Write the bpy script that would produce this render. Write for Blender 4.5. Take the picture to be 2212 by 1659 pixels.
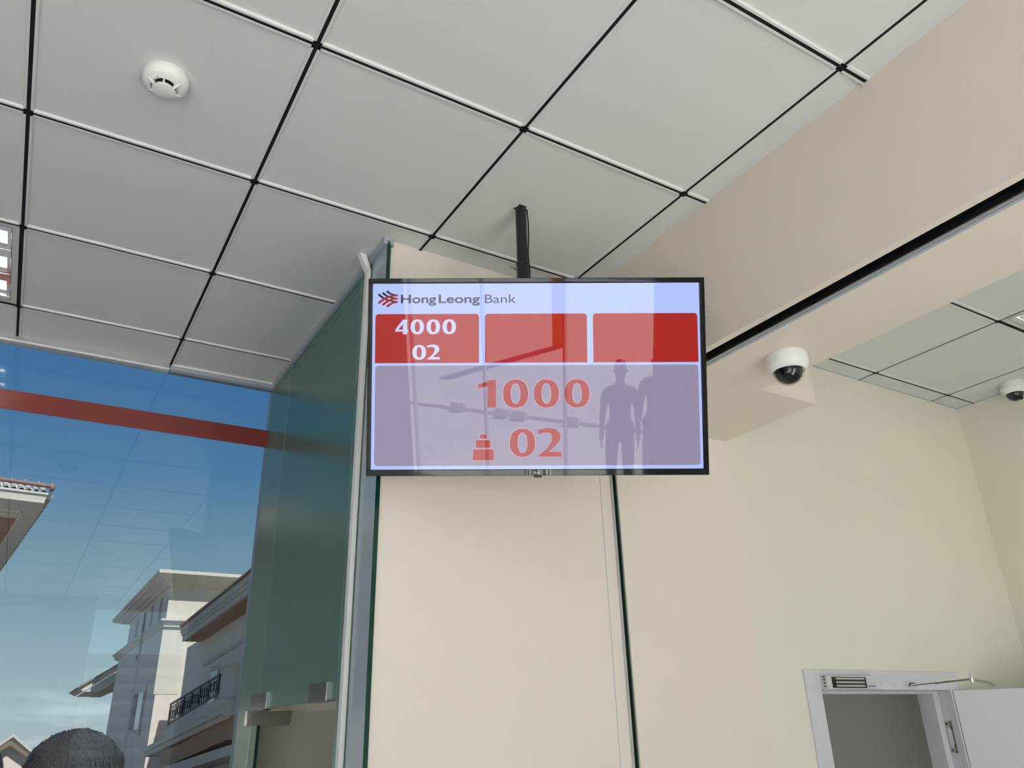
import bpy, bmesh, math, random
from mathutils import Vector, Matrix, noise
random.seed(7)
R = math.radians
for o in list(bpy.data.objects): bpy.data.objects.remove(o)
sc = bpy.context.scene
col = sc.collection
CZ = 1.95                     # camera height; builder coordinates below are metres with z measured from the camera height

# ---------------- camera ----------------
def basis(yaw, pitch, roll):
    f = Vector((math.sin(yaw)*math.cos(pitch), math.cos(yaw)*math.cos(pitch), math.sin(pitch)))
    r = Vector((math.cos(yaw), -math.sin(yaw), 0)); u = r.cross(f)
    c, s = math.cos(roll), math.sin(roll)
    return f, c*r+s*u, -s*r+c*u
cam_d = bpy.data.cameras.new('camera'); cam = bpy.data.objects.new('camera', cam_d); col.objects.link(cam)
f, r, u = basis(R(31.57782299), R(23.83847973), R(-1.55367856))
m = Matrix(((r.x, u.x, -f.x), (r.y, u.y, -f.y), (r.z, u.z, -f.z))).to_4x4()
m.translation = Vector((0, 0, CZ)); cam.matrix_world = m
cam_d.sensor_fit = 'HORIZONTAL'; cam_d.sensor_width = 36; cam_d.lens = 36*1684.329/2212
cam_d.clip_start = 0.02; cam_d.clip_end = 600
sc.camera = cam
sc.view_settings.view_transform = 'Standard'; sc.view_settings.look = 'None'
sc.view_settings.gamma = 1; sc.view_settings.use_curve_mapping = False
sc.view_settings.exposure = 1.04

# ---------------- sky and sun ----------------
w = bpy.data.worlds.new('sky'); sc.world = w; w.use_nodes = True
nt = w.node_tree; nt.nodes.clear()
out = nt.nodes.new('ShaderNodeOutputWorld'); bg = nt.nodes.new('ShaderNodeBackground')
tc = nt.nodes.new('ShaderNodeTexCoord'); sep = nt.nodes.new('ShaderNodeSeparateXYZ')
ramp = nt.nodes.new('ShaderNodeValToRGB'); cr = ramp.color_ramp
stops = [(0.0, (1.05, 1.20, 1.25)), (0.06, (.82, 1.10, 1.18)), (0.16, (.50, .78, .94)), (0.28, (.20, .49, .86)), (0.45, (.07, .31, .76)), (1.0, (.07, .24, .66))]
while len(cr.elements) < len(stops): cr.elements.new(.5)
for e, (p, c) in zip(cr.elements, stops): e.position = p; e.color = (*c, 1)
nz = nt.nodes.new('ShaderNodeTexNoise'); nz.inputs['Scale'].default_value = 9; nz.inputs['Detail'].default_value = 8
mp = nt.nodes.new('ShaderNodeMapping'); mp.inputs['Scale'].default_value = (1, 1, 6)
cl = nt.nodes.new('ShaderNodeMapRange'); cl.inputs[1].default_value = .5; cl.inputs[2].default_value = .68
lo = nt.nodes.new('ShaderNodeMapRange'); lo.inputs[1].default_value = .07; lo.inputs[2].default_value = .0
mu = nt.nodes.new('ShaderNodeMath'); mu.operation = 'MULTIPLY'
mix = nt.nodes.new('ShaderNodeMix'); mix.data_type = 'RGBA'; mix.inputs[7].default_value = (1.5, 1.75, 1.85, 1)
L = nt.links.new
L(tc.outputs['Generated'], sep.inputs[0]); L(sep.outputs[2], ramp.inputs[0])
L(tc.outputs['Generated'], mp.inputs[0]); L(mp.outputs[0], nz.inputs['Vector'])
L(nz.outputs[0], cl.inputs[0]); L(sep.outputs[2], lo.inputs[0]); L(cl.outputs[0], mu.inputs[0]); L(lo.outputs[0], mu.inputs[1])
L(mu.outputs[0], mix.inputs[0]); L(ramp.outputs[0], mix.inputs[6]); L(mix.outputs[2], bg.inputs[0]); L(bg.outputs[0], out.inputs[0])
bg.inputs[1].default_value = 1.3
sun_d = bpy.data.lights.new('sun', 'SUN'); sun_d.energy = 15.0; sun_d.angle = R(.53); sun_d.color = (1, .95, .87)
sun = bpy.data.objects.new('sun', sun_d); col.objects.link(sun)
sun.rotation_euler = Vector((-.09, .66, -.74)).to_track_quat('-Z', 'Y').to_euler()
sun.location = (0, -3, 30)

# ---------------- materials ----------------
def pmat(name, c, rough=.6, metal=0, emis=None, es=1, ior=1.45, coat=0, bump=0, bscale=200, var=0, vscale=3):
    m = bpy.data.materials.new(name); m.use_nodes = True; n = m.node_tree.nodes; b = n['Principled BSDF']; l = m.node_tree.links.new
    b.inputs['Base Color'].default_value = (*c, 1); b.inputs['Roughness'].default_value = rough
    b.inputs['Metallic'].default_value = metal; b.inputs['IOR'].default_value = ior; b.inputs['Coat Weight'].default_value = coat
    if emis: b.inputs['Emission Color'].default_value = (*emis, 1); b.inputs['Emission Strength'].default_value = es
    if bump or var: tcn = n.new('ShaderNodeTexCoord')
    if bump:
        t = n.new('ShaderNodeTexNoise'); t.inputs['Scale'].default_value = bscale; t.inputs['Detail'].default_value = 4
        bp = n.new('ShaderNodeBump'); bp.inputs['Strength'].default_value = bump; bp.inputs['Distance'].default_value = .001
        l(tcn.outputs['Object'], t.inputs['Vector']); l(t.outputs[0], bp.inputs['Height']); l(bp.outputs[0], b.inputs['Normal'])
    if var:
        t = n.new('ShaderNodeTexNoise'); t.inputs['Scale'].default_value = vscale; t.inputs['Detail'].default_value = 5
        mr = n.new('ShaderNodeMapRange'); mr.inputs[3].default_value = 1-var; mr.inputs[4].default_value = 1+var
        mx = n.new('ShaderNodeMix'); mx.data_type = 'RGBA'; mx.blend_type = 'MULTIPLY'; mx.inputs[0].default_value = 1
        mx.inputs[6].default_value = (*c, 1)
        l(tcn.outputs['Object'], t.inputs['Vector']); l(t.outputs[0], mr.inputs[0]); l(mr.outputs[0], mx.inputs[7]); l(mx.outputs[2], b.inputs['Base Color'])
    return m
def glassmat(name, tint, ior=1.5, rough=0.0):
    m = bpy.data.materials.new(name); m.use_nodes = True; n = m.node_tree.nodes; n.clear(); l = m.node_tree.links.new
    o = n.new('ShaderNodeOutputMaterial'); t = n.new('ShaderNodeBsdfTransparent'); g = n.new('ShaderNodeBsdfGlossy'); mx = n.new('ShaderNodeMixShader'); fr = n.new('ShaderNodeFresnel')
    t.inputs[0].default_value = (*tint, 1); g.inputs['Roughness'].default_value = rough; fr.inputs[0].default_value = ior
    # back-facing surfaces of the pane use the same outside index
    ge = n.new('ShaderNodeNewGeometry'); inv = n.new('ShaderNodeMapRange'); inv.inputs[3].default_value = ior; inv.inputs[4].default_value = 1/ior
    l(ge.outputs['Backfacing'], inv.inputs[0]); l(inv.outputs[0], fr.inputs[0])
    cap = n.new('ShaderNodeMath'); cap.operation = 'MINIMUM'; cap.inputs[1].default_value = .6
    l(fr.outputs[0], cap.inputs[0]); l(cap.outputs[0], mx.inputs[0]); l(t.outputs[0], mx.inputs[1]); l(g.outputs[0], mx.inputs[2]); l(mx.outputs[0], o.inputs[0])
    return m
M = {}
M['tile'] = pmat('ceiling_tile', (.715, .73, .728), .45, bump=.25, bscale=400, var=.03, vscale=2.5)
M['black'] = pmat('black_gap', (.004, .004, .005), .8)
M['beige'] = pmat('beige_paint', (.82, .755, .68), .5, bump=.3, bscale=120, var=.02, vscale=1.5)
M['pinkbeige'] = pmat('beam_paint', (.81, .74, .655), .5, bump=.3, bscale=120, var=.02, vscale=1.2)
M['yellow'] = pmat('cream_paint', (.80, .77, .665), .5, bump=.3, bscale=120, var=.02, vscale=1.5)
M['sidewall'] = pmat('taupe_side_wall', (.26, .25, .24), .6, var=.04)
M['floor'] = pmat('floor_tile', (.62, .60, .56), .25, var=.04)
M['pave'] = pmat('paving', (.60, .58, .54), .8)
M['alu'] = pmat('aluminium', (.60, .62, .64), .35, .9)
M['alu_paint'] = pmat('grey_aluminium_paint', (.42, .46, .52), .4)
M['chrome'] = pmat('chrome', (.8, .8, .8), .12, 1)
M['steel'] = pmat('brushed_steel', (.50, .48, .44), .3, 1)
M['darksteel'] = pmat('polished_patch_steel', (.26, .25, .25), .12, 1)
M['backpaint'] = pmat('grey_backed_glass', (.40, .46, .53), .12)
M['white'] = pmat('white_plastic', (.86, .86, .845), .3)
M['whitepaint'] = pmat('door_paint', (.66, .66, .72), .35, var=.02)
M['blackplastic'] = pmat('black_plastic', (.012, .012, .013), .25)
M['bezel'] = pmat('bezel_gloss', (.010, .0105, .011), .04, ior=1.5)
M['poleblack'] = pmat('pole_black', (.008, .008, .009), .4)
M['greenedge'] = pmat('green_glass_edge', (.004, .045, .03), .15)
M['frost'] = pmat('frosted_green_film', (.070, .168, .145), .24, ior=1.5)
M['frost2'] = pmat('frosted_green_sidelight', (.10, .195, .155), .2, ior=1.5)
M['seal'] = pmat('glass_joint', (.20, .33, .27), .3)
M['clear'] = glassmat('tinted_window_glass', (.378, .398, .405))
M['clearroom'] = glassmat('clear_glass', (.90, .95, .93))
M['front'] = glassmat('shopfront_glass', (.97, .98, .98))
M['leafglass'] = glassmat('door_glass', (.90, .92, .89))
M['red'] = pmat('red_film', (.25, .045, .038), .25, ior=1.5)
M['tube'] = pmat('lamp_tube', (.9, .9, .9), .5, emis=(1, 1, 1), es=9)
M['louvre'] = pmat('mirror_louvre', (.78, .78, .76), .12, 1)
M['lampbody'] = pmat('lamp_body', (.62, .63, .62), .4)

# ---------------- mesh helpers ----------------
class MB:
    def __init__(s): s.bm = bmesh.new(); s.mats = []
    def mi(s, mt):
        if mt not in s.mats: s.mats.append(mt)
        return s.mats.index(mt)
    def quad(s, pts, mt):
        vs = [s.bm.verts.new(p) for p in pts]; fc = s.bm.faces.new(vs); fc.material_index = s.mi(mt); return fc
    def box(s, a, b, mt):
        x0, y0, z0 = [min(p, q) for p, q in zip(a, b)]; x1, y1, z1 = [max(p, q) for p, q in zip(a, b)]
        return s.hexa([(x0,y0,z0),(x1,y0,z0),(x1,y1,z0),(x0,y1,z0)], [(x0,y0,z1),(x1,y0,z1),(x1,y1,z1),(x0,y1,z1)], mt)
    def hexa(s, lo, hi, mt):
        k = s.mi(mt); v = [s.bm.verts.new(p) for p in lo+hi]; n = len(lo); fs = []
        fs.append(s.bm.faces.new(v[:n][::-1])); fs.append(s.bm.faces.new(v[n:]))
        for i in range(n): j = (i+1) % n; fs.append(s.bm.faces.new((v[i], v[j], v[n+j], v[n+i])))
        for q in fs: q.material_index = k
        return fs
    def prism(s, poly, d, mt, axis='y', at=0):     # poly in the plane across the axis, extruded by d from at
        def P(a, b, t): return {'y': (a, t, b), 'x': (t, a, b), 'z': (a, b, t)}[axis]
        return s.hexa([P(a, b, at) for a, b in poly], [P(a, b, at+d) for a, b in poly], mt)
    def lathe(s, prof, c, mt, n=48, axis=(0, 0, 1), mats=None):
        q = Vector((0, 0, 1)).rotation_difference(Vector(axis)); c = Vector(c); rings = []
        for (rr, zz) in prof:
            rings.append([s.bm.verts.new(c + q @ Vector((rr*math.cos(2*math.pi*i/n), rr*math.sin(2*math.pi*i/n), zz))) for i in range(n)] if rr > 1e-6 else [s.bm.verts.new(c + q @ Vector((0, 0, zz)))])
        for j, (A, B) in enumerate(zip(rings, rings[1:])):
            k = s.mi(mats[j] if mats else mt)
            for i in range(n):
                i2 = (i+1) % n
                if len(A) == 1 and len(B) == 1: continue
                vs = (A[0], B[i], B[i2]) if len(A) == 1 else (A[i], A[i2], B[0]) if len(B) == 1 else (A[i], A[i2], B[i2], B[i])
                fc = s.bm.faces.new(vs); fc.material_index = k; fc.smooth = True
        return s
    def tube(s, a, b, r0, mt, r1=None, n=20):
        a = Vector(a); d = Vector(b)-a; r1 = r0 if r1 is None else r1
        return s.lathe([(0, 0), (r0, 0), (r1, d.length), (0, d.length)], a, mt, n, d.normalized())
    def build(s, name, parent=None, shift=True, bevel=0, label=None, fix=True, smooth=False):
        if fix: bmesh.ops.recalc_face_normals(s.bm, faces=s.bm.faces)
        if shift:
            off = Vector((0, 0, CZ)) - (parent_loc(parent) if parent else Vector())
            bmesh.ops.translate(s.bm, verts=s.bm.verts, vec=off)
        me = bpy.data.meshes.new(name); s.bm.to_mesh(me); s.bm.free(); me.set_sharp_from_angle(angle=R(38))
        for mt in s.mats: me.materials.append(mt)
        o = bpy.data.objects.new(name, me); col.objects.link(o)
        if parent: o.parent = parent
        if bevel:
            b = o.modifiers.new('bevel', 'BEVEL'); b.width = bevel; b.segments = 2; b.limit_method = 'ANGLE'; b.angle_limit = R(40)
        if label: o['label'] = label
        return o
def parent_loc(p):
    v = Vector()
    while p: v += p.location; p = p.parent
    return v
def thing(name, loc, label, cat, group=None, rot=None):
    o = bpy.data.objects.new(name, None); col.objects.link(o); o.location = Vector(loc)+Vector((0, 0, CZ)); o.empty_display_size = .1
    if rot is not None: o.rotation_euler = rot
    return tag(o, label, cat, group)
def tag(o, label, cat=None, group=None):
    o['label'] = label
    if cat: o['category'] = cat
    if group: o['group'] = group
    return o
def struct(o, label=None):
    o['kind'] = 'structure'
    if label: o['label'] = label
    return o

# ---------------- setting ----------------
H = 1.557                      # ceiling
GX, GY, T = -.2492, 1.4447, .6
XL, XR, YB, YW, YG = -3.65, 4.2, -3.6, 2.145, 3.56
BX0, BX1, BZ = 1.65, 2.06, 1.063
# ceiling: square tiles with raised rims around a black gap
mb = MB(); g, rw, rh = .0050, .0065, .0065
LAMPS = [(-1, 2), (6, -1), (2, 2)]
vx = [GX+T*i for i in range(-9, 10)]; vy = [GY+T*j for j in range(-12, 6)]
def cells(X0, X1, Y0, Y1):
    for i in range(len(vx)-1):
        for j in range(len(vy)-1):
            xa, xb, ya, yb = vx[i], vx[i+1], vy[j], vy[j+1]
            cx0, cx1, cy0, cy1 = max(xa, X0), min(xb, X1), max(ya, Y0), min(yb, Y1)
            if cx1-cx0 < .005 or cy1-cy0 < .005: continue
            yield i-9, j-12, cx0, cx1, cy0, cy1, cx0 == xa, cx1 == xb, cy0 == ya, cy1 == yb
regions = [(XL, .83, YB, YG), (.83, BX0, YB, YW), (BX1, XR, YB, YW), (.86, 2.6, YW+.13, YG)]
for X0, X1, Y0, Y1 in regions:
    for i, j, x0, x1, y0, y1, ea, eb, ec, ed in cells(X0, X1, Y0, Y1):
        if (i, j) in LAMPS: continue
        a0 = x0+(g if ea else 0); a1 = x1-(g if eb else 0); b0 = y0+(g if ec else 0); b1 = y1-(g if ed else 0)
        mb.box((a0, b0, H), (a1, b1, H+.012), M['tile'])
        zt = H-rh
        c = .002
        def rim(p0, p1, q0, q1, nx, ny):   # rim bar with a chamfered inner side
            mb.hexa([p0, p1, q1, q0], [(p0[0], p0[1], H), (p1[0], p1[1], H), (q1[0]+nx*c*1.5, q1[1]+ny*c*1.5, H), (q0[0]+nx*c*1.5, q0[1]+ny*c*1.5, H)], M['tile'])
        r_ = rw
        if ea: rim((a0, b0, zt), (a0, b1, zt), (a0+r_, b0, zt), (a0+r_, b1, zt), 1, 0)
        if eb: rim((a1, b0, zt), (a1, b1, zt), (a1-r_, b0, zt), (a1-r_, b1, zt), -1, 0)
        if ec: rim((a0, b0, zt), (a1, b0, zt), (a0, b0+r_, zt), (a1, b0+r_, zt), 0, 1)
        if ed: rim((a0, b1, zt), (a1, b1, zt), (a0, b1-r_, zt), (a1, b1-r_, zt), 0, -1)
for X0, X1, Y0, Y1 in regions:      # dark core of the gaps
    for x in vx:
        if X0 < x < X1: mb.box((x-g, Y0, H-rh+.0012), (x+g, Y1, H+.03), M['black'])
    for y in vy:
        if Y0 < y < Y1:
            mb.box((X0, y-g, H-rh+.0014), (X1, y+g, H+.03), M['black'])
mb.box((XL-.2, YB-.2, H+.2), (XR+.2, YG+.02, H+.3), M['tile'])
ceil = struct(mb.build('ceiling'), 'grey-white square metal ceiling tiles divided by black gaps')
# floor, pavement
mb = MB(); mb.box((XL, YB, -CZ-.1), (XR, YG, -CZ), M['floor']); struct(mb.build('floor'), 'pale polished tile floor')
# wall behind the television and around the inner doorway (one plane)
DX0, DX1, DZ = 2.668, 3.47, .106
th = .12
mb = MB(); yb = YW+th
mb.box((.842, YW, -CZ), (2.36, yb, H), M['beige'])
def wallq(x0, x1, z0, z1): mb.box((x0, YW, z0), (x1, yb, z1), M['yellow'])
wallq(2.36, DX0-.03, -CZ, H); wallq(DX0-.03, DX1+.04, DZ+.03, H); wallq(DX1+.04, XR+.12, -CZ, H)
mb.box((1.6765, YW-.0008, -CZ), (1.6785, YW, BZ), M['alu_paint'])     # joint line of the panel
struct(mb.build('wall_rear'), 'cream painted wall behind the hanging television')
mb = MB(); mb.box((XR, YB, -CZ), (XR+.12, YW, H+.05), M['yellow']); struct(mb.build('wall_right'), 'cream painted side wall at the far corner')
mb = MB(); mb.box((XL-.12, YB, -CZ), (XL, YG, H+.05), M['sidewall']); struct(mb.build('wall_left'), 'taupe side wall')
# vestibule behind the green glass
mb = MB(); mb.box((.85, YG, -CZ), (2.72, YG+.1, H), M['beige']); mb.box((2.6, yb, -CZ), (2.72, YG, H), M['beige']); struct(mb.build('wall_back'), 'beige wall seen through the open glass door')
# little room beyond the doorway
mb = MB(); mb.box((2.72, YG+.25, -CZ), (XR+.12, YG+.35, .6), M['yellow']); mb.box((4.1, yb, -CZ), (4.2, YG+.3, .6), M['yellow']); mb.box((2.62, yb, .5), (XR, YG+.3, .6), M['tile'])
struct(mb.build('wall_corridor'), 'dim olive beige wall seen through the doorway')
# front of the shop (behind the camera)
mb = MB(); mb.box((-.54, YB-.2, -CZ), (.7, YB, H+.1), M['sidewall']); mb.box((2.4, YB-.2, -CZ), (XR, YB, H+.1), M['beige']); mb.box((XL, YB-.2, 1.42), (XR, YB, H+.1), M['beige'])
struct(mb.build('wall_front'), 'pier and lintel of the glazed entrance front')
for n, (a, b) in enumerate([(XL, -.54), (.7, 2.4)]):
    root = bpy.data.objects.new('window_%d' % (n+2), None); col.objects.link(root); root.location = ((a+b)/2, YB-.1, 0); struct(root, 'glazed entrance front')
    mb = MB(); mb.box((a, YB-.11, -CZ), (b, YB-.1, 1.42), M['front']); mb.build('glass_pane', root)
    mb = MB(); k = 3
    for i in range(k+1):
        x = a+(b-a)*i/k; mb.box((x-.012, YB-.13, -CZ), (x+.012, YB-.08, 1.42), M['alu'])
    mb.build('mullion_frame', root)
# window by the glass partition
root = bpy.data.objects.new('window_1', None); col.objects.link(root); root.location = (-1.4, YG, 0); struct(root, 'large tinted window with a red stripe, blue sky behind')
mb = MB(); mb.box((XL, YG, -CZ), (.826, YG+.010, 1.54), M['clear']); mb.build('glass_pane', root)
mb = MB(); mb.box((XL, YG-.03, 1.530), (.349, YG+.03, H), M['alu']); mb.box((XL, YG-.032, 1.526), (.349, YG-.026, 1.534), M['white']); mb.build('head_frame', root)
mb = MB(); mb.box((.354, YG-.028, 1.530), (.826, YG+.03, H), M['alu_paint']); mb.box((.354, YG-.031, 1.549), (.826, YG-.027, H), M['white']); mb.build('head_frame', root)
mb = MB(); mb.box((XL, YG-.0015, 1.237), (.826, YG-.0005, 1.322), M['red']); mb.build('stripe', root, label='dull red stripe across the window glass')
mb = MB(); mb.box((.826, YG-.002, -CZ), (.85, YG+.06, H), M['beige']); struct(mb.build('trim_1'), 'edge of the window beside the green glass')
# beam with recessed track
mb = MB(); P = M['pinkbeige']
SX0, SX1, SXB = 1.6765, 1.750, 1.7245
mb.box((BX0, YB, BZ), (SX0, YW, H+.05), P); mb.box((SX1, YB, BZ), (BX1, YW, H+.05), P); mb.box((SX0, YB, BZ+.11), (SX1, YW, H+.05), P)
mb.box((BX1, 1.685, BZ), (2.345, YW, H+.05), P)
struct(mb.build('wall_bulkhead'), 'cream dropped beam crossing the ceiling with a black track')
mb = MB()
mb.box((SX0, YB, BZ+.012), (SX0+.002, YW, BZ+.11), M['black']); mb.box((SX0+.002, YB, BZ+.1), (SXB, YW, BZ+.109), M['black'])
mb.box((SXB, YB, BZ+.006), (SXB+.003, YW, BZ+.109), M['black']); mb.box((SXB-.008, YB, BZ+.012), (SXB-.005, YW, BZ+.09), M['blackplastic'])
mb.box((SXB-.001, YB, BZ+.0), (SXB+.0035, YW, BZ+.006), M['steel']); mb.box((SXB+.0035, YB, BZ+.004), (SXB+.0075, YW, BZ+.010), M['blackplastic'])
mb.box((SXB+.0075, YB, BZ+.001), (SXB+.014, YW, BZ+.012), M['alu_paint']); mb.box((SXB+.014, YB, BZ+.003), (SXB+.0165, YW, BZ+.012), M['blackplastic']); mb.box((SXB+.0165, YB, BZ-.0005), (SX1+.003, YW, BZ+.012), M['alu_paint'])
for y in (.78, 1.37, -.9): mb.box((SX0+.003, y, BZ+.02), (SXB-.01, y+.006, BZ+.09), M['blackplastic'])
struct(mb.build('trim_2'), 'black recessed track along the underside of the beam')
# vertical channel on the wall under the track
mb = MB(); mb.box((1.722, YW-.012, -CZ), (1.7255, YW+.001, BZ), M['alu']); mb.box((1.7255, YW-.005, -CZ), (1.737, YW+.001, BZ), M['black'])
mb.box((1.737, YW-.011, -CZ), (1.742, YW+.001, BZ), M['greenedge']); mb.box((1.742, YW-.012, -CZ), (1.747, YW+.001, BZ), M['steel'])
struct(mb.build('trim_3'), 'dark vertical channel running down the cream wall')
# wall angles at the ceiling of the right-hand bay
mb = MB()
mb.box((BX1, YW-.003, H-.004), (XR, YW, H), M['alu_paint']); mb.box((XR-.003, YB, H-.004), (XR, YW, H), M['alu_paint'])
struct(mb.build('trim_4'), 'thin wall angle along the ceiling edge')

# ---------------- inner door ----------------
door = bpy.data.objects.new('door_1', None); col.objects.link(door); door.location = ((DX0+DX1)/2, YW, 0); struct(door, 'white door standing open with pale frame')
mb = MB(); W_ = M['whitepaint']; fo0, fo1, fz = 2.584, 3.585, .180; fi0, fi1 = DX0, 3.508
mb.box((fo0, YW-.008, -CZ), (fi0, YW+.02, fz), W_); mb.box((fi0, YW-.008, DZ), (fi1, YW+.02, fz), W_); mb.box((fi1, YW-.008, -CZ), (fo1, YW+.02, fz), W_)
mb.box((fi0-.04, YW+.0, -CZ), (fi0, yb+.01, DZ+.03), W_)
mb.box((fi0, YW+.02, DZ), (fi1, yb+.01, DZ+.03), W_); mb.box((fi0, YW+.055, DZ-.012), (3.47, yb+.01, DZ), W_)
mb.box((3.508, YW+.02, -CZ), (3.55, YW+.055, DZ+.03), W_); mb.box((3.47, YW+.055, -CZ), (3.55, yb+.01, DZ+.03), W_)
mb.build('door_frame', door, bevel=.0015)
mb = MB(); lx0, ly0 = 3.515, YW-.012; dx, dy = math.sin(R(38)), -math.cos(R(38)); nx, ny = -dy, dx; Lw = .80
def LP(a, t, z): return (lx0+dx*a+nx*t, ly0+dy*a+ny*t, z)
mb.hexa([LP(0, 0, -CZ+.01), LP(Lw, 0, -CZ+.01), LP(Lw, .04, -CZ+.01), LP(0, .04, -CZ+.01)], [LP(0, 0, DZ-.002), LP(Lw, 0, DZ-.002), LP(Lw, .04, DZ-.002), LP(0, .04, DZ-.002)], W_)
mb.build('door_leaf', door, bevel=.002)
mb = MB(); x = 3.5075
poly = [(YW+.022, -.142), (YW+.054, -.142), (YW+.054, -.017), (YW+.022, -.017)]
mb.prism(poly, .002, M['steel'], 'x', x-.002)
sl = [(YW+.038+.009*math.cos(a)*(1), -.08+(.030 if math.sin(a) >= 0 else -.030)+.009*math.sin(a)) for a in [i*math.pi/8 for i in range(16)]]
mb.prism(sl, .001, W_, 'x', x-.003)
for z in (-.027, -.132): mb.lathe([(0, 0), (.004, 0), (.004, .002), (0, .002)], (x-.002, YW+.044, z), M['blackplastic'], 12, (-1, 0, 0))
for z in (-.045, -.112): mb.lathe([(0, 0), (.003, 0), (.003, .002), (0, .002)], (x-.002, YW+.027, z), M['blackplastic'], 12, (-1, 0, 0))
mb.build('strike_plate', door, label='steel strike plate with an oblong slot')
# magnetic lock
t = thing('magnetic_lock', (2.82, YW-.008, .132), 'silver magnetic door lock with black slots on the door frame head', 'lock')
y1 = YW-.008
mb = MB(); mb.box((2.672, y1-.028, .108), (2.968, y1, .157), M['lampbody']); mb.build('housing', t, bevel=.0015)
mb = MB(); mb.box((2.700, y1-.0295, .112), (2.905, y1-.0275, .152), M['blackplastic']); mb.build('magnet_face', t, label='black magnet recess')
for z in (.1165, .1295, .1425):
    mb = MB(); mb.box((2.722, y1-.031, z), (2.893, y1-.029, z+.0065), M['alu']); mb.build('pole_strip', t, label='pale steel strip')
mb = MB(); blue = pmat('blue_print', (.03, .22, .5), .4)
for k in range(5): mb.box((2.915+k*.0095, y1-.0290, .1155), (2.9225+k*.0095, y1-.0281, .1195), blue); mb.box((2.915+k*.0095, y1-.0290, .121), (2.919+k*.0095, y1-.0281, .1235), blue)
mb.build('maker_print', t, label='small blue printed mark')
mb = MB()
for z in (.116, .128, .14, .15): mb.box((2.6715, y1-.020, z), (2.6725, y1-.012, z+.005), M['black'])
mb.build('end_screw', t)
t = thing('door_contact_sensor', (3.015, YW-.008, .118), 'small white two-piece contact sensor beside the magnetic lock', 'sensor')
mb = MB(); mb.box((2.971, y1-.014, .110), (3.012, y1, .1265), M['white']); mb.box((2.975, y1-.0148, .112), (3.008, y1-.0138, .1245), M['whitepaint']); mb.build('switch_body', t, bevel=.001)
mb = MB(); mb.box((3.016, y1-.014, .110), (3.062, y1, .1275), M['white']); mb.box((3.020, y1-.0148, .112), (3.058, y1-.0138, .1255), M['whitepaint']); mb.build('magnet_body', t, bevel=.001)
# door closer arm
t = thing('door_closer_arm', (3.22, YW-.008, .127), 'chrome jointed door closer arm above the open white door', 'door closer')
mb = MB(); mb.box((3.190, y1-.018, .117), (3.250, y1, .137), M['chrome']); mb.box((3.197, y1-.0185, .121), (3.235, y1-.017, .133), M['black']); mb.build('frame_bracket', t, bevel=.001)
def ray_on(px, py, d):   # helper for real positions measured from the camera: a point d metres deep along y
    v = f + r*((px-1106)/1684.329) - u*((py-829.5)/1684.329); return v*(d/v.y)
A0 = ray_on(1968, 1480, YW-.03); A1 = ray_on(2098, 1465, YW-.30); A2 = ray_on(2146, 1481, YW-.24)
mb = MB(); mid = A0.lerp(A1, .42); mb.tube(A0, mid, .0042, M['chrome']); mb.lathe([(.0, 0), (.008, 0), (.008, .006), (0, .006)], mid, M['chrome'], 16, (A1-A0).normalized()); mb.tube(mid, A1, .0068, M['chrome']); mb.build('forearm', t)
mb = MB(); mb.lathe([(0, -.014), (.008, -.014), (.0095, -.004), (.0095, .004), (.008, .012), (.005, .017), (0, .017)], A1, M['chrome'], 20); mb.build('elbow_joint', t)
mb = MB(); s0 = A1+Vector((.0, 0, -.006)); k1 = s0.lerp(A2, .7)+Vector((0, 0, .006)); d = (A2-s0).normalized(); n_ = Vector((-d.y, d.x, 0)).normalized()*.008
for a, b, ha, hb in ((s0, k1, .0025, .004), (k1, A2, .004, .006)):
    mb.hexa([a-n_-Vector((0, 0, ha)), b-n_-Vector((0, 0, hb)), b+n_-Vector((0, 0, hb)), a+n_-Vector((0, 0, ha))], [a-n_+Vector((0, 0, ha)), b-n_+Vector((0, 0, hb)), b+n_+Vector((0, 0, hb)), a+n_+Vector((0, 0, ha))], M['steel'])
mb.build('main_arm', t, bevel=.001)

# ---------------- green glass partition ----------------
t = thing('glass_partition', (.83, 2.85, -CZ), 'green frosted glass partition under a grey channel, between window and cream wall', 'partition')
X0, X1 = .824, .836; ZT = 1.53; ZB = .093; YJ1, YJ2 = 2.367, 3.238; YE = 2.130
mb = MB(); mb.box((X0, YJ1+.002, ZB), (X1, YJ2-.002, ZT), M['frost']); mb.build('transom_panel', t, label='dark green frosted upper panel')
mb = MB(); mb.box((X0, YJ2+.002, -CZ), (X1, YG-.002, ZT), M['frost2'])
mb.box((X0+.0, YJ2-.0005, -CZ), (X1, YJ2+.002, ZB), M['greenedge']); mb.build('sidelight_panel', t)
mb = MB(); mb.box((X0, 2.262, -CZ), (X1, YJ1-.002, ZT), M['frost2']); mb.box((X0, YE+.002, -CZ), (X1, 2.2615, ZT), M['backpaint']); mb.box((X0-.0005, YE-.001, -CZ), (X1+.0005, YE+.002, ZT), M['greenedge'])
mb.build('sidelight_panel', t, label='narrow sidelight with a dark green polished edge')
for y, z0 in ((YJ1, -CZ), (YJ2, ZB)):
    mb = MB(); mb.box((X0-.0005, y-.002, z0), (X1+.0005, y+.002, ZT), M['seal']); mb.build('joint_seal', t, label='pale green glass joint')
mb = MB(); mb.box((X0-.001, YJ1, ZT-.045), (X0-.0002, YJ2, ZT-.043), M['seal']); mb.build('film_edge', t)
mb = MB(); mb.box((X0-.012, YE, ZT), (X0, YG-.03, H), M['alu_paint']); mb.box((X1, YE, ZT), (X1+.012, YG-.03, H), M['alu_paint']); mb.box((X0, YE, H-.012), (X1, YG-.03, H), M['alu_paint'])
mb.build('top_channel', t, label='blue-grey aluminium ceiling channel')
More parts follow.
